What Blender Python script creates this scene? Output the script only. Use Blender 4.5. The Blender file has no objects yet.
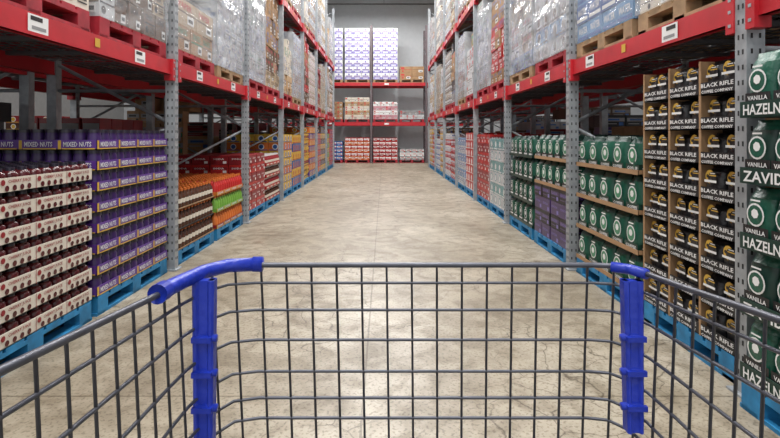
import bpy, math, random
from mathutils import Vector, noise
random.seed(7)
sc=bpy.context.scene
sc.view_settings.view_transform='Standard'
D=bpy.data
# ---------------------------------------------------------------- materials
MATS={}
def pm(name,col,rough=.5,metal=0.,var=.12,scale=6.,bump=0.,bscale=40.,alpha=1.,coat=0.):
    if name in MATS: return MATS[name]
    m=D.materials.new(name); m.use_nodes=True
    nt=m.node_tree; b=nt.nodes['Principled BSDF']
    tc=nt.nodes.new('ShaderNodeTexCoord'); n=nt.nodes.new('ShaderNodeTexNoise')
    n.inputs['Scale'].default_value=scale; n.inputs['Detail'].default_value=3
    nt.links.new(tc.outputs['Object'],n.inputs['Vector'])
    r=nt.nodes.new('ShaderNodeValToRGB')
    c0=[c*(1-var) for c in col]; c1=[min(1,c*(1+var)) for c in col]
    r.color_ramp.elements[0].position=.3; r.color_ramp.elements[1].position=.7
    r.color_ramp.elements[0].color=(*c0,1); r.color_ramp.elements[1].color=(*c1,1)
    nt.links.new(n.outputs['Fac'],r.inputs['Fac']); nt.links.new(r.outputs['Color'],b.inputs['Base Color'])
    b.inputs['Roughness'].default_value=rough; b.inputs['Metallic'].default_value=metal
    b.inputs['Alpha'].default_value=alpha
    if coat: b.inputs['Coat Weight'].default_value=coat
    if bump:
        n2=nt.nodes.new('ShaderNodeTexNoise'); n2.inputs['Scale'].default_value=bscale
        nt.links.new(tc.outputs['Object'],n2.inputs['Vector'])
        bp=nt.nodes.new('ShaderNodeBump'); bp.inputs['Strength'].default_value=bump; bp.inputs['Distance'].default_value=.02
        nt.links.new(n2.outputs['Fac'],bp.inputs['Height']); nt.links.new(bp.outputs['Normal'],b.inputs['Normal'])
    MATS[name]=m; return m
RED=pm('rack_red_paint',(.46,.012,.022),.42)
STEEL=pm('rack_galvanised_steel',(.33,.355,.38),.5,.35,.2,12)
DARK=pm('dark_hole',(.02,.02,.022),.8)
WIRE=pm('deck_wire',(.14,.14,.15),.5,.4)
WHITE=pm('label_white',(.74,.75,.75),.5,var=.04)
WHITEW=pm('wrapped_white',(.52,.54,.56),.5,var=.15,scale=9)
CREAM=pm('label_cream',(.62,.57,.49),.55,var=.06)
TAN=pm('carton_tan',(.40,.315,.215),.7,var=.15)
KRAFT=pm('kraft_cardboard',(.34,.205,.105),.8,var=.12)
KRAFT2=pm('kraft_cardboard_light',(.43,.29,.165),.8,var=.12)
WOOD=pm('pallet_wood',(.32,.21,.115),.8,var=.3,scale=9)
PBLUE=pm('pallet_blue_paint',(.015,.18,.38),.6,var=.35,scale=9)
PRED=pm('pallet_red_paint',(.32,.012,.025),.6,var=.3,scale=9)
MAROON=pm('maroon_plastic',(.075,.010,.013),.22,var=.3,scale=20)
DRED=pm('dark_red_print',(.24,.012,.018),.4)
REDP=pm('red_print',(.44,.02,.018),.4)
ORANGE=pm('orange_print',(.55,.14,.025),.4)
YEL=pm('yellow_print',(.60,.38,.04),.4)
PURP=pm('purple_print',(.095,.03,.24),.35)
PURPD=pm('purple_dark',(.04,.015,.10),.32)
LILAC=pm('lilac_print',(.20,.17,.46),.45)
BLK=pm('black_print',(.010,.010,.012),.45)
BLKL=pm('black_lid',(.022,.018,.032),.3)
GREEN=pm('green_print',(.010,.085,.055),.32,bump=.3,bscale=25)
GREEND=pm('green_dark_print',(.006,.035,.026),.4)
GREENL=pm('green_light_print',(.05,.22,.12),.4)
LIME=pm('lime_print',(.16,.36,.05),.4)
TEAL=pm('teal_print',(.03,.26,.27),.4)
BLUE=pm('blue_print',(.02,.10,.34),.35)
SKY=pm('sky_print',(.07,.25,.50),.35)
BROWN=pm('brown_bottle',(.07,.028,.016),.2)
DBROWN=pm('dark_brown_carton',(.13,.08,.05),.6)
GOLD=pm('gold_print',(.58,.36,.05),.45)
PINK=pm('pink_print',(.50,.24,.28),.45)
GREYB=pm('grey_carton',(.26,.265,.275),.6)
BAGBLK=pm('black_foil_bag',(.016,.016,.018),.34,bump=.5,bscale=22)
FILM=pm('shrink_film',(.66,.70,.74),.12,var=.05,bump=1.,bscale=16,alpha=.26,coat=.5)
FILM2=pm('shrink_film_thick',(.58,.62,.67),.16,var=.25,scale=5,bump=1.,bscale=10,alpha=.50,coat=.5)
# ---------------------------------------------------------------- mesh builder
class Fr:
    def __init__(s,o,u,n,w): s.o=Vector(o); s.u=Vector(u); s.n=Vector(n); s.w=w
    def P(s,u,v,n=0.): return s.o+s.u*u+s.n*n+Vector((0,0,v))
TXT={}
def textmesh(t):
    if t in TXT: return TXT[t]
    c=D.curves.new('t','FONT'); c.body=t; c.resolution_u=1; c.size=1; c.offset=.02
    o=D.objects.new('t',c); sc.collection.objects.link(o)
    bpy.context.view_layer.update()
    me=o.to_mesh()
    vs=[(v.co.x,v.co.y) for v in me.vertices]; fs=[tuple(p.vertices) for p in me.polygons]
    o.to_mesh_clear(); D.objects.remove(o); D.curves.remove(c)
    x0=min(v[0] for v in vs); x1=max(v[0] for v in vs); y0=min(v[1] for v in vs); y1=max(v[1] for v in vs)
    TXT[t]=([((a-x0)/(x1-x0)-.5,(b-y0)/(y1-y0)-.5) for a,b in vs],fs); return TXT[t]
class MB:
    def __init__(s): s.v=[]; s.f=[]; s.m=[]; s.sm=[]; s.mats=[]
    def mi(s,m):
        if m not in s.mats: s.mats.append(m)
        return s.mats.index(m)
    def add(s,vs,fs,m,smooth=False):
        b=len(s.v); s.v+= [tuple(v) for v in vs]; k=s.mi(m)
        for f in fs: s.f.append(tuple(b+i for i in f)); s.m.append(k); s.sm.append(smooth)
    def box(s,x0,x1,y0,y1,z0,z1,m):
        vs=[(x,y,z) for z in(z0,z1) for y in(y0,y1) for x in(x0,x1)]
        s.add(vs,[(0,2,3,1),(4,5,7,6),(0,1,5,4),(2,6,7,3),(0,4,6,2),(1,3,7,5)],m)
    def fbox(s,F,u0,u1,v0,v1,n0,n1,m):
        vs=[F.P(u,v,n) for v in(v0,v1) for n in(n0,n1) for u in(u0,u1)]
        s.add(vs,[(0,2,3,1),(4,5,7,6),(0,1,5,4),(2,6,7,3),(0,4,6,2),(1,3,7,5)],m)
    def fq(s,F,u0,u1,v0,v1,off,m):
        s.add([F.P(u0,v0,off),F.P(u1,v0,off),F.P(u1,v1,off),F.P(u0,v1,off)],[(0,1,2,3)],m)
    def fdisc(s,F,u,v,r,off,m,n=14,ry=None):
        ry=ry or r
        s.add([F.P(u+r*math.cos(a*2*math.pi/n),v+ry*math.sin(a*2*math.pi/n),off) for a in range(n)],[tuple(range(n))],m)
    def ftext(s,F,t,u,v,w,h,off,m):
        vs,fs=textmesh(t)
        s.add([F.P(u+a*w,v+b*h,off) for a,b in vs],fs,m)
    def lathe(s,cx,cy,prof,m,n=10,smooth=True):
        vs=[];fs=[]
        for r,z in prof:
            for a in range(n):
                t=2*math.pi*a/n; vs.append((cx+r*math.cos(t),cy+r*math.sin(t),z))
        for i in range(len(prof)-1):
            for a in range(n):
                b=(a+1)%n; fs.append((i*n+a,i*n+b,(i+1)*n+b,(i+1)*n+a))
        s.add(vs,fs,m,smooth); k=(len(prof)-1)*n
        s.add(vs[k:],[tuple(range(n))],m)
    def tube(s,pts,r,m,n=8,closed=False):
        pts=[Vector(p) for p in pts]; vs=[];fs=[]; N=len(pts)
        up=Vector((.13,.21,.97)).normalized(); pn=None
        for i,p in enumerate(pts):
            if closed: d=pts[(i+1)%N]-pts[i-1]
            else: d=pts[min(i+1,N-1)]-pts[max(i-1,0)]
            d.normalize()
            if pn is None:
                pn=d.cross(up)
                if pn.length<.2: pn=d.cross(Vector((1,0,0)))
            pn=(pn-d*pn.dot(d)).normalized(); q=d.cross(pn)
            for a in range(n):
                t=2*math.pi*a/n; vs.append(p+pn*math.cos(t)*r+q*math.sin(t)*r)
        for i in range(N if closed else N-1):
            j=(i+1)%N
            for a in range(n):
                b=(a+1)%n; fs.append((i*n+a,i*n+b,j*n+b,j*n+a))
        if not closed: fs+= [tuple(range(n)),tuple(range((N-1)*n,N*n))]
        s.add(vs,fs,m,True)
    def bag(s,F,u,n,v0,w,t,h,m,top=None):
        rings=[(0,.92,.8),(.12,1,1.),(.62,1,1.),(.84,.97,.65),(.94,.95,.18),(1,.95,.12)]
        K=10; vs=[]; fs=[]
        for a,ww,tt in rings:
            for k in range(K):
                th=2*math.pi*k/K; c=math.cos(th); d=math.sin(th)
                c=math.copysign(abs(c)**.6,c); d=math.copysign(abs(d)**.6,d)
                j=.006*noise.noise(Vector((u*30+k,v0*20,a*7+n)))
                vs.append(F.P(u+c*w/2*ww+j,v0+a*h,n+d*t/2*tt+j))
        for i in range(len(rings)-1):
            for k in range(K):
                b=(k+1)%K; fs.append((i*K+k,i*K+b,(i+1)*K+b,(i+1)*K+k))
        s.add(vs,fs[:3*K],m,True); s.add(vs,fs[3*K:]+[tuple(range(5*K,6*K))],top or m,True)
    def obj(s,name,parent=None):
        xs=[v[0] for v in s.v]; ys=[v[1] for v in s.v]; zs=[v[2] for v in s.v]
        o0=((min(xs)+max(xs))/2,(min(ys)+max(ys))/2,min(zs))
        me=D.meshes.new(name); me.from_pydata([(a-o0[0],b-o0[1],c-o0[2]) for a,b,c in s.v],[],s.f)
        for m in s.mats: me.materials.append(m)
        me.polygons.foreach_set('material_index',s.m); me.polygons.foreach_set('use_smooth',s.sm); me.update()
        o=D.objects.new(name,me); sc.collection.objects.link(o); o.location=o0
        if parent: o.parent=parent
        return o
# ---------------------------------------------------------------- pallets
PM={}
def pallet(x0,x1,y0,y1,z,mat):
    key=(round(x1-x0,2),round(y1-y0,2),mat.name)
    if key not in PM:
        b=MB(); w,d=x1-x0,y1-y0
        for i in range(7):
            a=d*i/7; b.box(-w/2,w/2,-d/2+a+.012,-d/2+a+d/7-.012,.118,.14,mat)
        for j in(-1,0,1):
            cx=j*(w/2-.05)
            b.box(cx-.05,cx+.05,-d/2+.01,d/2-.01,.096,.118,mat)
            for i in(-1,0,1):
                cy=i*(d/2-.075); b.box(cx-.05,cx+.05,cy-.065,cy+.065,.02,.096,mat)
            b.box(cx-.05,cx+.05,-d/2,d/2,0,.02,mat)
        for i in(-1,0,1):
            cy=i*(d/2-.06); b.box(-w/2,w/2,cy-.05,cy+.05,.0,.0195,mat)
        o=b.obj('pallet'); PM[key]=o.data
    else:
        o=D.objects.new('pallet',PM[key]); sc.collection.objects.link(o)
    o.location=((x0+x1)/2,(y0+y1)/2,z); return o
# ---------------------------------------------------------------- loads
XF={'L':-2.02,'R':1.80}
def rf(side,a0,a1,dep=1.1,xf=None):
    if xf is None: xf=XF.get(side,0)
    if side=='L':
        x0,x1,y0,y1=xf-dep,xf,a0,a1; main=Fr((xf,y0,0),(0,1,0),(1,0,0),y1-y0)
    elif side=='R':
        x0,x1,y0,y1=xf,xf+dep,a0,a1; main=Fr((xf,y1,0),(0,-1,0),(-1,0,0),y1-y0)
    else:
        x0,x1,y0,y1=a0,a1,xf,xf+dep; main=Fr((x0,y0,0),(1,0,0),(0,-1,0),x1-x0)
        return (x0,x1,y0,y1),[main]
    return (x0,x1,y0,y1),[main,Fr((x0,y0,0),(1,0,0),(0,-1,0),dep)]
def edge(side,R,x,y,mx,my):
    x0,x1,y0,y1=R
    if side=='L': return x>x1-mx or y<y0+my
    if side=='R': return x<x0+mx or y<y0+my
    return y<y0+my
WORDS=['SNACKS','FRESH','OATS','PAPER','FRUIT','ORGANIC','DRINK','TOWELS']
def label(b,F,u,v,d,lh,style,acc,acc2,o,txt=None,near=False,word='FRESH'):
    if style in('band','mix'):
        b.fq(F,u-d*.46,u+d*.46,v-lh*.05,v+lh*.25,o,acc)
        if near: b.ftext(F,word,u-d*.04,v+lh*.10,d*.62,lh*.18,o+.001,acc2)
        else: b.fq(F,u-d*.34,u+d*.22,v+lh*.03,v+lh*.17,o+.001,acc2)
        b.fq(F,u-d*.40,u+d*.10,v-lh*.28,v-lh*.20,o,acc)
        b.fq(F,u+d*.20,u+d*.40,v-lh*.38,v-lh*.12,o,acc2)
    elif style=='disc':
        b.fdisc(F,u,v,min(d,lh)*.36,o,acc); b.fdisc(F,u,v,min(d,lh)*.26,o+.001,acc2)
        b.fq(F,u-d*.45,u+d*.45,v-lh*.44,v-lh*.34,o,acc2)
    elif style=='label':
        q=random.random()
        b.fq(F,u-d*.48,u+d*.48,v-lh*.03,v+lh*.03,o,DBROWN if q<.5 else acc2)
        if q<.7:
            b.fq(F,u+d*.05,u+d*.38,v-lh*.38,v-lh*.06,o+.001,acc)
            b.fq(F,u+d*.10,u+d*.33,v-lh*.30,v-lh*.16,o+.002,BLK)
        if near: b.ftext(F,word,u-d*.04,v+lh*.24,d*.66,lh*.24,o,acc2)
        elif q>.3: b.fq(F,u-d*.42,u-d*.12,v+lh*.1,v+lh*.36,o,acc2)
        if q>.6: b.fdisc(F,u-d*.25,v-lh*.24,lh*.14,o+.001,acc2,10)
        if q>.75:
            for e in(-.12,-.22,-.32): b.fq(F,u-d*.0,u+d*.4,v+lh*e-lh*.02,v+lh*e+lh*.02,o+.001,BLK)
    elif style=='tissue':
        b.fq(F,u-d*.49,u+d*.49,v-lh*.49,v-lh*.12,o,acc); b.fq(F,u-d*.40,u+d*.40,v-lh*.05,v+lh*.10,o,acc2)
        b.fdisc(F,u,v+lh*.28,lh*.14,o+.001,acc); b.fq(F,u-d*.3,u+d*.3,v-lh*.36,v-lh*.24,o+.001,WHITE)
    elif style=='text' and txt:
        b.fq(F,u-d*.46,u+d*.46,v-lh*.4,v-lh*.22,o,acc2)
        b.ftext(F,txt,u,v+lh*.08,d*.75,lh*.36,o+.001,acc)
def cartons(name,side,a0,a1,z0,nl,lh,cw,mats,style='band',acc=WHITE,acc2=REDP,film=None,xf=None,dep=1.1,txt=None,pal=None,messy=0,word=None):
    R,faces=rf(side,a0,a1,dep,xf); x0,x1,y0,y1=R; b=MB()
    near=(a1<9.8 and xf is None and z0<4)
    if pal: pallet(x0,x1,y0,y1,z0,pal); z0+=.14
    H=nl*lh
    if messy:
        z=z0; tiers=[]
        while z<z0+H-.05:
            h=random.choice([.14,.18,.22,.27]); n=random.choice([1,2]); w=random.choice([.22,.28,.37,.55])
            m=random.choice(mats); ac=random.choice([REDP,DBROWN,BLUE,GREENL,BLK,acc2]); wd=random.choice(WORDS)
            for _ in range(n): tiers.append((z,h,w,m,ac,wd)); z+=h
    else:
        wd=word or random.choice(WORDS)
        tiers=[(z0+lh*l,lh,cw,mats[l%len(mats)],acc2,wd) for l in range(nl)]
    NT=len(tiers)
    for l,(z,h,cw_,m,ac,wd) in enumerate(tiers):
        nx=max(1,round((x1-x0)/cw_)); ny=max(1,round((y1-y0)/cw_)); dx=(x1-x0)/nx; dy=(y1-y0)/ny
        for i in range(nx):
            for j in range(ny):
                cx=x0+dx*(i+.5); cy=y0+dy*(j+.5)
                if l<NT-1 and not edge(side,R,cx,cy,dx,dy): continue
                if messy and l==NT-1 and random.random()<.35: continue
                g=.004; ex=random.uniform(0,.03 if messy else .008); ey=random.uniform(0,.02 if messy else .008)
                mm=m if random.random()>.12*messy else random.choice(mats)
                X0,X1,Y0,Y1=x0+dx*i+g,x0+dx*(i+1)-g,y0+dy*j+g+ey,y0+dy*(j+1)-g
                if side=='L': X1-=ex
                else: X0+=ex
                b.box(X0,X1,Y0,Y1,z,z+h-.004,mm)
                a2=acc if ac is not acc and mm is ac else ac
                if side=='L' and i==nx-1: label(b,Fr((X1,Y0,0),(0,1,0),(1,0,0),0),(Y1-Y0)/2,z+h/2,Y1-Y0,h,style,acc,a2,.002,txt,near,wd)
                if side=='R' and i==0: label(b,Fr((X0,Y1,0),(0,-1,0),(-1,0,0),0),(Y1-Y0)/2,z+h/2,Y1-Y0,h,style,acc,a2,.002,txt,near,wd)
                if j==0: label(b,Fr((X0,Y0,0),(1,0,0),(0,-1,0),0),(X1-X0)/2,z+h/2,X1-X0,h,style,acc,a2,.002,txt,near,wd)
    o=b.obj(name)
    if film: wrapshell(o,R,z0,tiers[-1][0]+(0 if messy else tiers[-1][1]),film)
    return o
def wrapshell(parent,R,z0,z1,film):
    x0,x1,y0,y1=R; s=MB(); g=.012
    x0-=g;x1+=g;y0-=g;y1+=g;z1+=g; per=[]; N=10
    for i in range(N): per.append((x0+(x1-x0)*i/N,y0))
    for i in range(N): per.append((x1,y0+(y1-y0)*i/N))
    for i in range(N): per.append((x1-(x1-x0)*i/N,y1))
    for i in range(N): per.append((x0,y1-(y1-y0)*i/N))
    H=12; vs=[]
    for k in range(H+1):
        z=z0+(z1-z0)*k/H
        for (x,y) in per:
            j=noise.noise(Vector((x*4,y*4,z*6)))*.022
            vs.append((x+j,y+j,z))
    M=4*N; fs=[(k*M+i,k*M+(i+1)%M,(k+1)*M+(i+1)%M,(k+1)*M+i) for k in range(H) for i in range(M)]
    s.add(vs,fs,film,False)
    o=s.obj('stretch_film'); o.location=Vector(o.location)-Vector(parent.location); o.parent=parent
def jars(name,side,a0,a1,z0,nl,lh,th,tray,jar,cap,r,acc=WHITE,style='plain',pal=PBLUE,xf=None,dep=1.1,n=10,txt=None,acc2=REDP,core=DARK,lab=None,film=None,capr=.55):
    R,faces=rf(side,a0,a1,dep,xf); x0,x1,y0,y1=R; b=MB()
    if pal: pallet(x0,x1,y0,y1,z0,pal); z0+=.14
    nx=int((x1-x0)/(2*r)); ny=int((y1-y0)/(2*r)); dx=(x1-x0)/nx; dy=(y1-y0)/ny
    for l in range(nl):
        z=z0+l*lh
        tr=tray[l%len(tray)] if isinstance(tray,list) else tray
        jr=jar[l%len(jar)] if isinstance(jar,list) else jar
        b.box(x0,x1,y0,y1,z,z+.006,tr)
        if side!='R': b.box(x1-.004,x1,y0,y1,z,z+th,tr)
        if side!='L': b.box(x0,x0+.004,y0,y1,z,z+th,tr)
        b.box(x0,x1,y0,y0+.004,z,z+th,tr)
        b.box(x0,x1,y1-.004,y1,z,z+th,tr)
        if l<nl-1: b.box(x0+2.2*r,x1-2.2*r,y0+2.2*r,y1-2.2*r,z,z+lh,core)
        H=lh-.004
        for i in range(nx):
            for j in range(ny):
                cx=x0+dx*(i+.5); cy=y0+dy*(j+.5)
                if l<nl-1 and not edge(side,R,cx,cy,dx,dy): continue
                q=r*.93
                if capr<.5: pr=[(q,z+.008),(q,z+H*.55),(q*.85,z+H*.68),(q*capr,z+H*.84),(q*capr,z+H*.9)]
                else: pr=[(q,z+.008),(q,z+H*.66),(q*.9,z+H*.78),(q*capr,z+H*.86)]
                b.lathe(cx,cy,pr,jr,n)
                b.lathe(cx,cy,[(q*capr*1.05,z+H*.87),(q*capr*1.05,z+H)] if capr<.5 else [(q*capr*1.05,z+H*.84),(q*capr*1.05,z+H)],cap,n)
                if lab: b.lathe(cx,cy,[(q*1.02,z+H*.30),(q*1.02,z+H*.52)],lab,n)
        for F in faces:
            d=.26; k=max(1,int(F.w/d)); d=F.w/k
            for i in range(k):
                u=d*(i+.5); v=z+th*.5
                if style=='plain':
                    b.fq(F,u-d*.35,u+d*.2,v-th*.2,v+th*.25,.002,acc)
                elif style=='text':
                    b.ftext(F,txt,u,v+th*.05,d*.72,th*.5,.003,acc); b.fq(F,u-d*.5,u-d*.42,z+.004,z+th-.004,.002,acc2)
                    b.fq(F,u-d*.4,u+d*.45,z+.003,z+th*.16,.002,acc2)
                elif style=='cherry':
                    b.ftext(F,txt,u+.01,v+th*.22,d*.62,th*.28,.003,acc2)
                    for q in(-.3,-.1,.1,.3): b.fdisc(F,u+q*d,v-th*.2,th*.2,.003,MAROON,10)
                    b.fq(F,u-d*.5,u-d*.485,z,z+th,.002,acc2)
                    b.fdisc(F,u-d*.4,v+th*.2,th*.2,.003,DRED,10)
    o=b.obj(name)
    if film: wrapshell(o,R,z0,z0+nl*lh,film)
    return o
def bags(name,side,a0,a1,z0,nl,lh,th,tray,cols,per,bagm,topm,texts=None,tcol=WHITE,emb=(WHITE,BLK),wing=None,pal=PBLUE,xf=None,dep=1.1,core=KRAFT,rows=4,style='round',lower=None,word=None):
    R,faces=rf(side,a0,a1,dep,xf); x0,x1,y0,y1=R; b=MB()
    if pal: pallet(x0,x1,y0,y1,z0,pal); z0+=.14
    for l in range(nl):
        z=z0+l*lh
        b.box(x0,x1,y0,y1,z,z+.006,tray)
        b.box(x0+.13,x1-.13,y0+.13,y1-.13,z,z+(lh if l<nl-1 else lh*.4),core)
        for fi,F in enumerate(faces):
            k=cols if fi==0 else max(1,round(F.w/(faces[0].w/cols))); d=F.w/k
            b.fbox(F,0,F.w,z,z+th,-.004,0,tray)
            if wing and fi==1: b.fbox(F,0,F.w,z+.006,z+lh-.004,-.004,0.001,wing)
            for i in range(k):
                u0=d*i
                if wing and fi==0:
                    for q in(u0,u0+d-.005): b.fbox(F,q,q+.005,z,z+lh*.99,-.13,-.001,wing)
                    b.fbox(F,u0,u0+.016,z,z+lh*.99,-.004,0.001,wing)
                if wing and fi==1: continue
                w=(d-.02)/per; rr=rows if (l==nl-1 and fi==0) else 1
                for q in range(per):
                    uc=u0+.01+w*(q+.5)+random.uniform(-.006,.006); nj=random.uniform(-.03 if wing else -.012,.0)
                    for rw in range(rr):
                        bh=lh-.01-random.uniform(0,.03 if wing else .015)
                        bm=bagm[(i*per+q+l*3+rw)%len(bagm)]
                        b.bag(F,uc,-.068-rw*.15+nj,z+.006,w*.97,.122,bh,bm,topm)
                    vv=z+th+(lh-th)*.40; nn=-.068+.063+nj
                    if style=='round':
                        R_=min(w*.32,(lh-th)*.25)
                        if lower: b.fq(F,uc-w*.46,uc+w*.46,z+th*.5,vv-R_*1.0,nn-.0005,lower)
                        b.fdisc(F,uc,vv,R_,nn,emb[0],16); b.fdisc(F,uc,vv,R_*.84,nn+.001,emb[1],14)
                        b.fdisc(F,uc,vv+R_*.1,R_*.42,nn+.002,emb[0],7)
                        if word: b.ftext(F,word,uc,vv-R_*1.45,w*.72,R_*.38,nn+.001,emb[0])
                        else: b.fq(F,uc-w*.34,uc+w*.34,vv-R_*1.55,vv-R_*1.25,nn+.001,emb[0])
                        b.fq(F,uc-w*.18,uc+w*.18,vv+R_*1.15,vv+R_*1.3,nn,emb[0])
                    else:
                        R_=min(w*.40,(lh-th)*.36); e=random.uniform(-.1,.1)*R_
                        b.fdisc(F,uc-R_*.1+e,vv+R_*.20,R_*.86,nn,GOLD,12); b.fdisc(F,uc+R_*.34+e,vv+R_*.05,R_*.78,nn+.001,BAGBLK,12)
                        b.fq(F,uc-w*.34,uc+w*.36,vv-R_*.50,vv-R_*.20,nn+.002,WHITE)
                        b.fq(F,uc-w*.05,uc+w*.34,vv+R_*.30,vv+R_*.44,nn+.002,GOLD)
                        b.fq(F,uc-w*.00,uc+w*.28,vv+R_*.58,vv+R_*.68,nn+.002,WHITE)
                        b.fdisc(F,uc-w*.16,vv+R_*.28,R_*.22,nn+.002,BAGBLK,7)
                if texts:
                    tt=texts[l%len(texts)] if isinstance(texts[0],list) else texts
                    L=len(tt); e=th/L
                    for ti,t in enumerate(tt):
                        b.ftext(F,t,u0+d/2,z+th-e*(ti+.5)-.002,d*(.86 if ti==0 else .84),e*(.66 if ti==0 else .5),.003,tcol)
    return b.obj(name)
# ---------------------------------------------------------------- room shell
def floor_mat():
    m=D.materials.new('polished_concrete'); m.use_nodes=True; nt=m.node_tree; N=nt.nodes; Lk=nt.links.new; b=N['Principled BSDF']
    tc=N.new('ShaderNodeTexCoord')
    def nz(sc_,det=5,dist=0):
        n=N.new('ShaderNodeTexNoise'); n.inputs['Scale'].default_value=sc_; n.inputs['Detail'].default_value=det; n.inputs['Distortion'].default_value=dist
        Lk(tc.outputs['Object'],n.inputs['Vector']); return n
    def ramp(inp,stops):
        r=N.new('ShaderNodeValToRGB'); cr=r.color_ramp
        while len(cr.elements)<len(stops): cr.elements.new(.5)
        for e,(p,c) in zip(cr.elements,stops): e.position=p; e.color=(*c,1)
        Lk(inp,r.inputs['Fac']); return r
    def mix(a,c,fac,mode='MULTIPLY'):
        x=N.new('ShaderNodeMixRGB'); x.blend_type=mode
        Lk(a,x.inputs['Color1']); Lk(c,x.inputs['Color2'])
        if isinstance(fac,float): x.inputs['Fac'].default_value=fac
        else: Lk(fac,x.inputs['Fac'])
        return x
    n1=nz(.9,6); base=ramp(n1.outputs['Fac'],[(.32,(.265,.225,.165)),(.52,(.37,.325,.25)),(.70,(.46,.415,.335))])
    n2=nz(6,9,.8); mo=ramp(n2.outputs['Fac'],[(.34,(.58,.55,.50)),(.60,(1,1,1))])
    x1=mix(base.outputs[0],mo.outputs[0],.95)
    n3=nz(60,3); sp=ramp(n3.outputs['Fac'],[(.38,(.50,.47,.42)),(.47,(1,1,1))]); x2=mix(x1.outputs[0],sp.outputs[0],.75)
    n4=nz(3.2,5); mx=N.new('ShaderNodeMixRGB'); mx.inputs['Fac'].default_value=.2
    Lk(tc.outputs['Object'],mx.inputs['Color1']); Lk(n4.outputs['Color'],mx.inputs['Color2'])
    v=N.new('ShaderNodeTexVoronoi'); v.feature='DISTANCE_TO_EDGE'; v.inputs['Scale'].default_value=4.2; Lk(mx.outputs[0],v.inputs['Vector'])
    cr=ramp(v.outputs['Distance'],[(0,(.22,.18,.14)),(.016,(1,1,1))])
    n5=nz(.9,4); mk=ramp(n5.outputs['Fac'],[(.44,(0,0,0)),(.54,(.9,.9,.9))])
    x3=mix(x2.outputs[0],cr.outputs[0],mk.outputs[0])
    n6=nz(1.7,4,1.2); st=ramp(n6.outputs['Fac'],[(.30,(.62,.58,.52)),(.40,(1,1,1))]); x3=mix(x3.outputs[0],st.outputs[0],.8)
    br=N.new('ShaderNodeTexBrick'); br.offset=0; br.inputs['Scale'].default_value=1; br.inputs['Mortar Size'].default_value=.006
    br.inputs['Brick Width'].default_value=3.9; br.inputs['Row Height'].default_value=3.9
    br.inputs['Color1'].default_value=(1,1,1,1); br.inputs['Color2'].default_value=(1,1,1,1); br.inputs['Mortar'].default_value=(.38,.34,.28,1)
    mp=N.new('ShaderNodeMapping'); mp.inputs['Location'].default_value=(.10,.75,0); Lk(tc.outputs['Object'],mp.inputs['Vector']); Lk(mp.outputs[0],br.inputs['Vector'])
    x4=mix(x3.outputs[0],br.outputs['Color'],.75); Lk(x4.outputs[0],b.inputs['Base Color'])
    rr=ramp(n2.outputs['Fac'],[(.3,(.46,)*3),(.7,(.31,)*3)]); Lk(rr.outputs[0],b.inputs['Roughness'])
    b.inputs['Specular IOR Level'].default_value=.5
    bp=N.new('ShaderNodeBump'); bp.inputs['Strength'].default_value=.12; bp.inputs['Distance'].default_value=.01
    Lk(n2.outputs['Fac'],bp.inputs['Height']); Lk(bp.outputs[0],b.inputs['Normal'])
    return m
WALL=pm('wall_white_paint',(.66,.69,.72),.7,var=.03)
WALLS=pm('wall_grey_paint',(.30,.30,.30),.7,var=.05)
CEIL=pm('ceiling_grey_deck',(.42,.43,.44),.7,var=.05)
s=MB(); s.box(-13,13,-4,26,-.1,0,floor_mat()); f=s.obj('floor'); 
def slab(name,*a):
    s=MB(); s.box(*a); return s.obj(name)
slab('wall_back',-13,13,25,25.2,0,8.2,WALL)
slab('wall_left',-13.2,-13,-4,25.2,0,8.2,WALLS)
slab('wall_right',13,13.2,-4,25.2,0,8.2,WALLS)
slab('ceiling',-13.2,13.2,-4,25.2,8.2,8.3,CEIL)
b=MB()
for y in [3,7.5,12,16.5,21]:
    b.box(-13,13,y-.06,y+.06,8.1,8.2,GREYB); b.box(-13,13,y-.06,y+.06,7.6,7.68,GREYB)
    x=-13
    while x<12.9:
        b.tube([(x,y,7.66),(x+.5,y,8.12)],.02,GREYB,5); b.tube([(x+.5,y,8.12),(x+1,y,7.66)],.02,GREYB,5); x+=1
b.obj('roof_truss')
b=MB(); b.tube([(-13,24.6,7.72),(13,24.6,7.72)],.04,GREYB,8); 
for x in range(-12,13,3): b.tube([(x,24.6,7.72),(x,24.6,8.2)],.012,GREYB,5)
b.obj('sprinkler_pipe')
def lamp(x,y,ln,p,z=7.3,wd=.34,along=True):
    b=MB(); w2=wd/2+.02
    hx,hy=(w2,ln/2) if along else (ln/2,w2)
    b.box(x-hx,x+hx,y-hy,y+hy,z,z+.08,WHITE)
    for q in(-1,1): 
        px,py=(x,y+q*ln*.4) if along else (x+q*ln*.4,y)
        b.tube([(px,py,z+.08),(px,py,8.2)],.01,STEEL,5)
    o=b.obj('ceiling_light')
    l=D.lights.new('lamp','AREA'); l.shape='RECTANGLE'; l.size=2*hx-.05; l.size_y=2*hy-.05; l.energy=p; l.color=(1,.985,.965)
    lo=D.objects.new('lamp',l); sc.collection.objects.link(lo); lo.parent=o; lo.location=(0,0,-.01)
for y in (-1.5,2.5,6.5,10.5,14.5,18.5):
    lamp(-1.0,y,3.0,155); lamp(.85,y,3.0,155)
lamp(-.1,21.6,4.5,240,along=False)
for y in (2,8,14,20):
    lamp(-6.6,y,3.0,130); lamp(6.4,y,3.0,100)
w=D.worlds.new('World'); sc.world=w; w.use_nodes=True
w.node_tree.nodes['Background'].inputs[0].default_value=(.98,.99,1,1); w.node_tree.nodes['Background'].inputs[1].default_value=1.0
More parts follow.
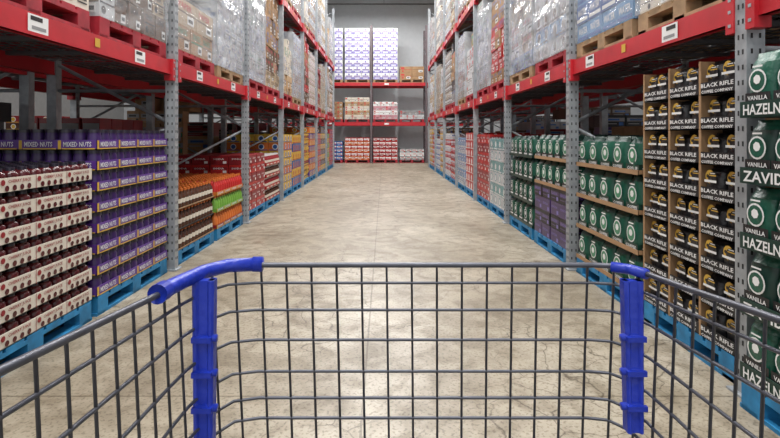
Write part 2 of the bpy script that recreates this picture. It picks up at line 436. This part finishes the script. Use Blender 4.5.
# ---------------------------------------------------------------- racks
def rack(side,ys,xf,dep=1.12,levels=(1.92,3.95),H=6.3,detail=9,stick=True):
    b=MB(); sg=-1 if side=='L' else 1
    def X(d): return xf+sg*d
    def bx(d0,d1,y0,y1,z0,z1,m):
        a,c=sorted((X(d0),X(d1))); b.box(a,c,y0,y1,z0,z1,m)
    for y in ys:
        for d in(0,dep):
            bx(d-.045,d+.045,y-.04,y+.04,0,H,STEEL); bx(d-.07,d+.07,y-.07,y+.07,0,.012,STEEL)
            if y<detail and d==0:
                z=.1
                while z<3.4:
                    for dd in(-.02,.02):
                        bx(dd-.005,dd+.005,y-.0415,y-.04,z,z+.024,DARK)
                    bx(-.0465,-.045,y-.020,y-.010,z+.0,z+.024,DARK); bx(-.0465,-.045,y+.010,y+.020,z,z+.024,DARK)
                    z+=.075
        z=.2; k=0
        while z<H-.6:
            b.tube([(X(.03),y,z),(X(dep-.03),y,z+.55)] if k%2==0 else [(X(dep-.03),y,z),(X(.03),y,z+.55)],.018,STEEL,5); z+=.6; k+=1
        for z in(.15,1.7,3.4,5.2): b.tube([(X(.03),y,z),(X(dep-.03),y,z)],.018,STEEL,5)
    for a,c in zip(ys[:-1],ys[1:]):
        for z in levels:
            for d in(0,dep):
                bx(d-.03,d+.03,a+.04,c-.04,z-.075,z+.055,RED)
                bx(d-.034,d+.0,a+.04,c-.04,z-.075,z-.055,RED)
                if d==0:
                    for q in(a+.04,c-.04-.06):
                        bx(-.052,.03,q,q+.06,z-.13,z+.07,RED)
                        if a<detail:
                            for zz in(-.09,-.02,.04): bx(-.054,-.052,q+.02,q+.04,z+zz-.008,z+zz+.008,STEEL)
            k=int((c-a-.1)/.1)
            for i in range(k):
                y=a+.08+i*(c-a-.16)/(k-1); bx(-.01,dep,y-.004,y+.004,z+.057,z+.065,WIRE)
            for i in range(12):
                d=.03+i*(dep-.06)/11; bx(d-.004,d+.004,a+.05,c-.05,z+.050,z+.057,WIRE)
            for i in range(3):
                y=a+(c-a)*(i+1)/4; bx(.0,dep,y-.025,y+.025,z+.02,z+.05,WIRE)
            if stick:
                F=Fr((xf-sg*.031,a,0),(0,1,0),(-sg,0,0),c-a)
                for uu in (.55,1.75):
                    b.fq(F,uu,uu+.17,z-.055,z+.045,.002,WHITE); b.fq(F,uu+.02,uu+.12,z+.01,z+.035,.003,BLK); b.fq(F,uu+.03,uu+.15,z-.04,z-.02,.003,GREYB)
                b.fq(F,1.2,1.26,z-.03,z+.03,.002,YEL)
    return b.obj('pallet_rack')
YL=[2.24,4.76,7.28,9.8,12.32,14.84,17.36,19.88]
YR=[-.06,2.46,4.78,7.28,9.8,12.32,14.84,17.36,19.88]
rack('L',[-.28]+YL,-2.02); rack('R',YR,1.80)
rack('R',YL,-4.50,dep=1.1,detail=0,stick=False)
rack('L',YR[1:],4.30,dep=1.1,detail=0,stick=False)
b=MB(); ex=[-5.62,-3.10,-.58,1.94,4.46]
for x in ex:
    for y in(22.9,24.1):
        b.box(x-.045,x+.045,y-.045,y+.045,0,6.3,pm('rack_post_dark',(.12,.09,.10),.5))
    for k in range(9): b.tube([(x,22.9,.2+.65*k),(x,24.1,.2+.65*k+.6)],.018,STEEL,5)
for a,c in zip(ex[:-1],ex[1:]):
    for z in(1.80,3.62):
        for y in(22.9,24.1): b.box(a+.045,c-.045,y-.03,y+.03,z-.09,z+.06,RED)
        for i in range(24): yy=a+.1+i*.1; b.box(yy-.004,yy+.004,22.9,24.1,z+.06,z+.068,WIRE)
        b.box(a+.6,a+.8,22.868,22.87,z-.05,z+.03,WHITE)
b.obj('pallet_rack')
# ---------------------------------------------------------------- LEFT ground
G=0.
jars('juice_bottle_pack_stack','L',2.34,3.46,G,7,.138,.082,CREAM,MAROON,BLKL,.044,style='cherry',txt='CHERRY JUICE',acc2=DRED,n=12)
jars('snack_jar_tray_stack','L',3.52,4.66,G,8,.148,.070,PURP,PURPD,BLKL,.05,style='text',txt='MIXED NUTS',acc=WHITE,acc2=YEL,n=12,capr=.95)
jars('juice_bottle_pack_stack','L',1.1,2.16,G,7,.138,.082,CREAM,MAROON,BLKL,.044,style='cherry',txt='CHERRY JUICE',acc2=DRED,n=8)
jars('tea_bottle_stack','L',4.86,5.94,G,3,.2,.018,[KRAFT,BLK],BROWN,ORANGE,.042,style='none',n=10,lab=CREAM,capr=.42)
jars('sports_drink_bottle_stack','L',6.04,7.16,G,3,.2,.05,[DRED,LIME,ORANGE],[ORANGE,LIME,REDP],ORANGE,.042,style='text',txt='DRINK',n=10,acc2=YEL,capr=.45)
cartons('soda_carton_stack','L',7.38,8.5,G,6,.14,.27,[REDP,DRED],'band',DRED,WHITE,pal=PBLUE,word='SODA')
jars('juice_bottle_stack','L',8.58,9.7,G,4,.2,.05,REDP,[BROWN,DRED],WHITE,.05,n=9,acc=CREAM,capr=.45,lab=CREAM)
cartons('snack_carton_stack','L',9.9,11.0,G,7,.165,.3,[YEL,YEL,ORANGE],'disc',WHITE,BLUE,pal=PBLUE)
cartons('cereal_carton_stack','L',11.08,12.22,G,6,.19,.3,[BLUE,YEL],'disc',YEL,REDP,pal=PBLUE)
cartons('snack_carton_stack','L',12.42,13.5,G,7,.17,.3,[YEL,GOLD],'band',BROWN,REDP,pal=PBLUE,messy=1)
cartons('cracker_carton_stack','L',13.6,14.74,G,8,.17,.3,[PURP,ORANGE],'disc',WHITE,YEL,pal=PBLUE)
cols=[[ORANGE,REDP],[YEL,DBROWN],[LIME,YEL],[REDP],[BROWN,ORANGE],[BLUE]]
for i,(a,c) in enumerate([(14.94,16.04),(16.12,17.26),(17.46,18.56),(18.64,19.78)]):
    cartons('grocery_carton_stack','L',a,c,G,7+i%2,.17,.3,cols[i],'disc',WHITE,random.choice([REDP,BLUE,GOLD]),pal=PBLUE)
bk=[[KRAFT,DRED],[PURPD,BLK],[DBROWN,TAN],[DRED,BROWN],[BLUE,GREYB],[BROWN,KRAFT]]
for i,a in enumerate([2.36,3.54,4.88,6.06,7.4,8.58,9.92,11.1,12.44,13.62,14.96]):
    cartons('grocery_carton_stack','R',a,a+1.1,G,[7,8,6,8,7,9][i%6],.17,.36,bk[i%6],'band',GREYB,DRED,xf=-4.45,dep=1.0,pal=PBLUE,messy=1)
    cartons('wrapped_carton_stack','R',a,a+1.1,1.986,[5,4,6][i%3],.2,.36,[[KRAFT2],[WHITEW],[TAN]][i%3],'label',WHITE,REDP,xf=-4.45,dep=1.0,pal=PRED)
for i,a in enumerate([2.6,4.0,5.4,6.8,8.2,9.6,11,12.4,13.8,15.2]):
    cartons('grocery_carton_stack','R',a,a+1.2,G,[7,9,8][i%3],.18,.4,bk[(i+2)%6],'disc',WHITE,YEL,xf=-9.4,dep=1.2,pal=PBLUE)
# ---------------------------------------------------------------- RIGHT ground
bags('hazelnut_coffee_bag_stack','R',1.30,2.36,G,5,.305,.075,GREEND,3,2,[GREEN,GREEND],GREEN,[['HAZELNUT'],['ZAVIDA'],['HAZELNUT'],['ZAVIDA'],['HAZELNUT']],WHITE,(WHITE,GREEN),xf=1.68,core=GREEND,rows=3,lower=BLK,word='VANILLA')
bags('coffee_bag_display_stack','R',2.55,3.47,G,8,.195,.070,BLK,3,2,[BAGBLK],BAGBLK,['BLACK RIFLE','COFFEE COMPANY'],WHITE,(GOLD,WHITE),wing=KRAFT,core=BLK,rows=6,style='bear')
bags('green_coffee_bag_stack','R',3.54,4.68,G,4,.285,.035,KRAFT,5,1,[GREEN],GREEND,None,WHITE,(WHITE,GREENL),core=GREEND,rows=6,lower=GREEND,word='COFFEE')
cartons('chocolate_carton_stack','R',4.88,6.0,G,4,.145,.25,[PURPD,BLK],'band',PURPD,LILAC,pal=PBLUE,word='COCOA')
R0=.14+.58
bags('green_coffee_bag_stack','R',4.90,5.98,R0,2,.285,.035,KRAFT,5,1,[GREEN],GREEND,None,WHITE,(WHITE,GREENL),core=GREEND,rows=6,pal=None,lower=BLK,word='COFFEE')
bags('green_coffee_bag_stack','R',6.08,7.18,G,4,.285,.035,GREEND,5,1,[GREEN],GREEND,None,WHITE,(WHITE,GREEND),core=GREEND,rows=6,lower=GREEND)
cartons('water_bottle_pack_stack','R',7.38,8.5,G,6,.18,.28,[WHITEW,TEAL],'disc',TEAL,WHITE,pal=PBLUE,film=FILM)
cartons('soda_carton_stack','R',8.58,9.7,G,7,.165,.28,[REDP,REDP,DRED],'band',DRED,WHITE,pal=PBLUE,word='SODA')
cartons('soda_carton_stack','R',9.92,11.02,G,7,.17,.28,[REDP],'disc',WHITE,REDP,pal=PBLUE)
cartons('water_bottle_pack_stack','R',11.1,12.2,G,6,.18,.28,[WHITEW,SKY],'band',BLUE,WHITE,pal=PBLUE,film=FILM)
for i,(a,c) in enumerate([(12.44,13.54),(13.62,14.72),(14.96,16.06),(16.14,17.24),(17.48,18.58),(18.66,19.76)]):
    cartons('grocery_carton_stack','R',a,c,G,6+i%3,.17,.28,[[REDP,DRED],[WHITEW,REDP],[YEL,KRAFT],[BLUE,WHITEW],[REDP],[KRAFT2,YEL]][i],'band',WHITE,BLUE,pal=PBLUE)
for i,a in enumerate([2.6,3.8,4.9,6.1,7.4,8.6,9.9,11.1,12.4,13.6]):
    cartons('grocery_carton_stack','L',a,a+1.05,G,7+i%3,.18,.36,bk[(i+3)%6],'band',GREYB,BLUE,xf=4.25,dep=1.0,pal=PBLUE)
# ---------------------------------------------------------------- upper level
UZ=1.986
ups_L=[(2.34,3.44,3,.24,[CREAM,LIME],'label',PRED,None,0),(3.54,4.64,6,.17,[CREAM,TAN,WHITEW,DBROWN],'label',PRED,FILM,1),
 (4.88,5.96,5,.17,[WHITEW,TAN,KRAFT],'label',PRED,FILM,1),(6.06,7.16,8,.19,[GREYB,WHITEW],'band',WOOD,FILM2,0),
 (7.40,8.48,8,.2,[BLK,GREYB,WHITEW],'label',PRED,FILM2,1),(8.58,9.68,7,.2,[TAN,DBROWN,KRAFT],'label',PRED,None,1),
 (9.92,11.0,6,.2,[KRAFT2,CREAM,WHITEW],'label',PRED,None,1),(11.1,12.2,8,.18,[TAN,WHITEW],'label',WOOD,FILM2,0),
 (12.44,13.5,7,.2,[DBROWN,KRAFT,REDP],'label',PRED,None,1),(13.6,14.7,8,.18,[CREAM,TAN],'band',PRED,FILM,0),
 (14.96,16.06,6,.2,[KRAFT2,DRED],'label',PRED,None,1),(16.14,17.24,8,.18,[TAN],'label',WOOD,FILM,0),(17.48,18.58,7,.2,[KRAFT,WHITEW],'label',PRED,FILM,1),(18.66,19.76,7,.2,[DBROWN,TAN],'band',PRED,None,1)]
for (a,c,nl,lh,m,st,p,fi,ms) in ups_L:
    cartons('wrapped_carton_stack','L',a,c,UZ,nl,lh,.30,m,st,WHITE,random.choice([REDP,BLUE,DBROWN]),pal=p,film=fi,messy=ms)
ups_R=[(2.55,3.55,5,.2,[CREAM,WHITEW,KRAFT2],'label',WOOD,FILM,None,1),(3.62,4.68,7,.17,[SKY,BLUE],'text',WOOD,FILM,'WATER',0),
 (4.88,5.96,8,.18,[WHITEW,SKY,WHITEW],'disc',PRED,FILM2,None,0),(6.06,7.16,8,.18,[WHITEW,BLUE,TAN],'label',WOOD,FILM2,None,1),
 (7.40,8.48,7,.2,[DBROWN,REDP,KRAFT],'label',PRED,None,None,1),(8.58,9.68,7,.2,[WHITEW,GREYB],'label',PRED,FILM2,None,1),
 (9.92,11.0,6,.2,[KRAFT2,WHITEW],'label',PRED,None,None,1),(11.1,12.2,8,.18,[TAN,WHITEW],'label',WOOD,FILM2,None,0),
 (12.44,13.5,7,.2,[GREYB,BLK,KRAFT],'label',PRED,None,None,1),(13.6,14.7,8,.18,[DBROWN,TAN],'band',PRED,FILM,None,0),
 (14.96,16.06,6,.2,[KRAFT,WHITEW],'label',PRED,None,None,1),(16.14,17.24,8,.18,[TAN],'label',WOOD,FILM,None,0),(17.48,18.58,7,.2,[DRED,TAN],'band',PRED,None,None,1),(18.66,19.76,7,.2,[KRAFT2,WHITEW],'band',PRED,None,None,1)]
for (a,c,nl,lh,m,st,p,fi,t,ms) in ups_R:
    cartons('wrapped_carton_stack','R',a,c,UZ,nl,lh,.30,m,st,WHITE,random.choice([REDP,BLUE,DBROWN]),pal=p,film=fi,txt=t,messy=ms)
UZ2=4.016
k=0
for side in 'LR':
    for (a,c) in [(4.88,5.96),(6.06,7.16),(7.4,8.48),(8.58,9.68),(9.92,11.0),(11.1,12.2),(12.44,13.5),(13.6,14.7),(14.96,16.06),(16.14,17.24),(17.48,18.58),(18.66,19.76)]:
        k+=1
        cartons('wrapped_carton_stack',side,a,c,UZ2,[8,6,9,5][k%4],.19,.34,[[WHITEW,TAN],[TAN,KRAFT2],[CREAM,GREYB],[KRAFT,WHITEW],[DBROWN,TAN]][k%5],'label',WHITE,[REDP,DBROWN,BLUE][k%3],pal=[PRED,WOOD][k%2],film=[FILM2,None,FILM][k%3],messy=k%2)
# ---------------------------------------------------------------- end rack loads
EY=22.93
for (a,c) in [(-2.98,-1.90),(-1.80,-.66),(-.50,.62)]:
    cartons('paper_towel_bale_stack','E',a,c,3.688,8,.295,.38,[WHITE],'tissue',LILAC,PURP,xf=EY,dep=1.05,pal=WOOD)
cartons('brown_carton_stack','E',.72,1.84,3.688,2,.30,.5,[KRAFT],'label',WHITE,REDP,xf=EY,dep=1.05,pal=WOOD)
E2=[(-1.80,-.66,[CREAM,KRAFT2]),(-.50,.62,[PINK,WHITE]),(.72,1.84,[WHITEW,GREYB]),(-2.98,-1.9,[KRAFT])]
for i,(a,c,m) in enumerate(E2): cartons('grocery_carton_stack','E',a,c,1.868,[5,4,2,4][i],.2,.3,m,'label',WHITE,REDP,xf=EY,dep=1.05,pal=PRED)
E1=[(-1.80,-.66,[ORANGE,REDP]),(-.50,.62,[REDP,DRED]),(.72,1.84,[GREYB,WHITE]),(-2.98,-1.9,[BLUE]),(2.1,3.2,[REDP]),(3.3,4.35,[WHITE])]
for i,(a,c,m) in enumerate(E1): cartons('grocery_carton_stack','E',a,c,0,[6,6,3,5,5,5][i],.17,.3,m,'band',WHITE,REDP,xf=EY,dep=1.05,pal=PRED)
# ---------------------------------------------------------------- shopping cart
cart=D.objects.new('shopping_cart',None); sc.collection.objects.link(cart)
CW=pm('cart_grey_wire',(.085,.09,.11),.38,.4,.15,30)
CB=pm('cart_blue_plastic',(.012,.035,.40),.36,var=.1,bump=.15,bscale=60)
RUB=pm('wheel_rubber',(.03,.03,.03),.7)
top=[(-.345,-.05,1.125),(-.303,.392,1.094),(-.303,.6875,1.064),(-.300,.74,1.061),(-.287,.80,1.06),(-.262,.836,1.06),(-.22,.846,1.06),
     (.35,.846,1.06),(.385,.840,1.06),(.408,.815,1.06),(.419,.78,1.06),(.422,.73,1.063),(.422,.528,1.083),(.46,-.05,1.125)]
top=[Vector(p) for p in top]
def low(p,t):
    q=Vector((.06+(p.x-.06)*.90, p.y*.955, .64-.10*(.85-p.y)))
    return p.lerp(q,t)
b=MB()
b.tube(top,.0045,CW,10)
for t in (.07,.175,.29,.41,.51,.585,.68,.79,.90): b.tube([low(p,t) for p in top],.0025,CW,8)
b.tube([low(p,1) for p in top],.004,CW)
acc=0; sp=.0425; nxt=.02
for i in range(len(top)-1):
    a,c=top[i],top[i+1]; L=(c-a).length; 
    while nxt<=acc+L:
        p=a.lerp(c,(nxt-acc)/L)
        b.tube([p,low(p,1)],.0021,CW,6); nxt+=sp
    acc+=L
for i in range(13):
    f_=i/12; xl=-.27+.66*f_; b.tube([(xl,-.03,.552),(xl*.95+.01,.79,.637)],.0025,CW,6)
for i in range(18):
    y=-.02+i*.047; b.tube([(-.29,y,.555+.1*y),(.41,y,.555+.1*y)],.0025,CW,6)
for i in range(16):
    x=-.33+.78*i/15; b.tube([(x,-.05,1.12),(x*.9+.007,-.045,.56)],.0023,CW,6)
for z in (1.125,.95,.8,.65): b.tube([(-.34,-.05,z),(.455,-.05,z)],.003,CW)
b.obj('wire_basket',cart)
b=MB()
sl=[(-.303,.672,1.067),(-.303,.70,1.065),(-.300,.745,1.062),(-.288,.800,1.061),(-.262,.838,1.061),(-.212,.848,1.061)]
b.tube(sl,.0115,CB,14)
b.tube([(-.303,.668,1.067),(-.303,.69,1.066)],.0135,CB,14); b.tube([(-.222,.848,1.061),(-.206,.848,1.061)],.0128,CB,14)
def post(px,py,zt,zb,s,k2,sw=1.):
    for (w,d,o) in ((.032*sw,.014,0),(.010*sw,.021,-.012*sw),(.010*sw,.021,.012*sw)):
        vs=[]; fs=[]
        for k in range(7):
            f_=k/6; z=zt+(zb-zt)*f_
            cx=px+k2*f_; cy=py-.03*f_; tw=1-.2*f_; cx+=o*tw; e=.003
            for (sx,sy) in ((-w/2+e,-d/2),(w/2-e,-d/2),(w/2,-d/2+e),(w/2,d/2-e),(w/2-e,d/2),(-w/2+e,d/2),(-w/2,d/2-e),(-w/2,-d/2+e)):
                vs.append((cx+sx*tw,cy+sy,z))
        for k in range(6):
            for a in range(8):
                c=(a+1)%8; fs.append((k*8+a,k*8+c,(k+1)*8+c,(k+1)*8+a))
        fs+=[tuple(range(8)),tuple(range(48,56))]
        b.add(vs,fs,CB)
    for z in (zt-.085,zt-.135,zt-.185):
        f_=(zt-z)/(zt-zb); cx=px+k2*f_; cy=py-.03*f_
        b.tube([(cx-s*.010,cy-.006,z),(cx+s*.021,cy-.006,z)],.006,CB,8)
        b.box(cx-.015,cx+.015,cy-.016,cy-.010,z-.004,z+.004,CB)
post(-.278,.775,1.056,.77,1,.011); post(.396,.80,1.048,.825,-1,-.012,.92)
b.tube([(.380,.835,1.060),(.402,.818,1.060),(.415,.79,1.060)],.0085,CB,12)
b.obj('corner_bumper',cart)
b=MB()
b.tube([(-.36,-.13,1.15),(.475,-.13,1.15)],.016,CB,14)
for x in(-.345,.46): b.tube([(x,-.05,1.12),(x,-.13,1.15)],.012,CB,10)
b.obj('handle',cart)
b=MB()
for x in(-.28,.40):
    b.tube([(x,-.06,1.11),(x,-.04,.62),(x,.02,.30),(x,.12,.20),(x,.72,.20)],.014,CW,10)
    b.tube([(x,.02,.30),(x*.95+.01,.55,.60)],.012,CW,8)
for y in(.10,.70): b.tube([(-.28,y,.20),(.40,y,.20)],.012,CW,8)
for i in range(12): x=-.26+i*.058; b.tube([(x,.1,.205),(x,.7,.205)],.003,CW,5)
b.obj('chassis',cart)
b=MB()
for x in(-.28,.40):
    for y in(.12,.68):
        b.tube([(x,y,.2),(x,y,.14)],.012,CW,8)
        b.box(x-.025,x+.025,y-.02,y+.02,.135,.142,CW)
        b.box(x-.024,x-.020,y-.015,y+.015,.055,.14,CW); b.box(x+.020,x+.024,y-.015,y+.015,.055,.14,CW)
        vs=[(x+q,y+.06*math.cos(2*math.pi*a/20),.06+.06*math.sin(2*math.pi*a/20)) for q in(-.016,.016) for a in range(20)]
        b.add(vs,[(a,(a+1)%20,20+(a+1)%20,20+a) for a in range(20)],RUB,True); b.add(vs,[tuple(range(20)),tuple(range(20,40))],RUB)
        b.tube([(x-.028,y,.06),(x+.028,y,.06)],.008,CW,8)
b.obj('caster_wheels',cart)
# ---------------------------------------------------------------- camera
cam=D.cameras.new('camera'); co=D.objects.new('camera',cam); sc.collection.objects.link(co)
co.location=(0,0,1.28); co.rotation_euler=(math.pi/2,0,0)
cam.sensor_width=36; cam.lens=500/780*36; cam.shift_x=6/780; cam.shift_y=-84/780; cam.clip_start=.01; cam.clip_end=200
sc.camera=co
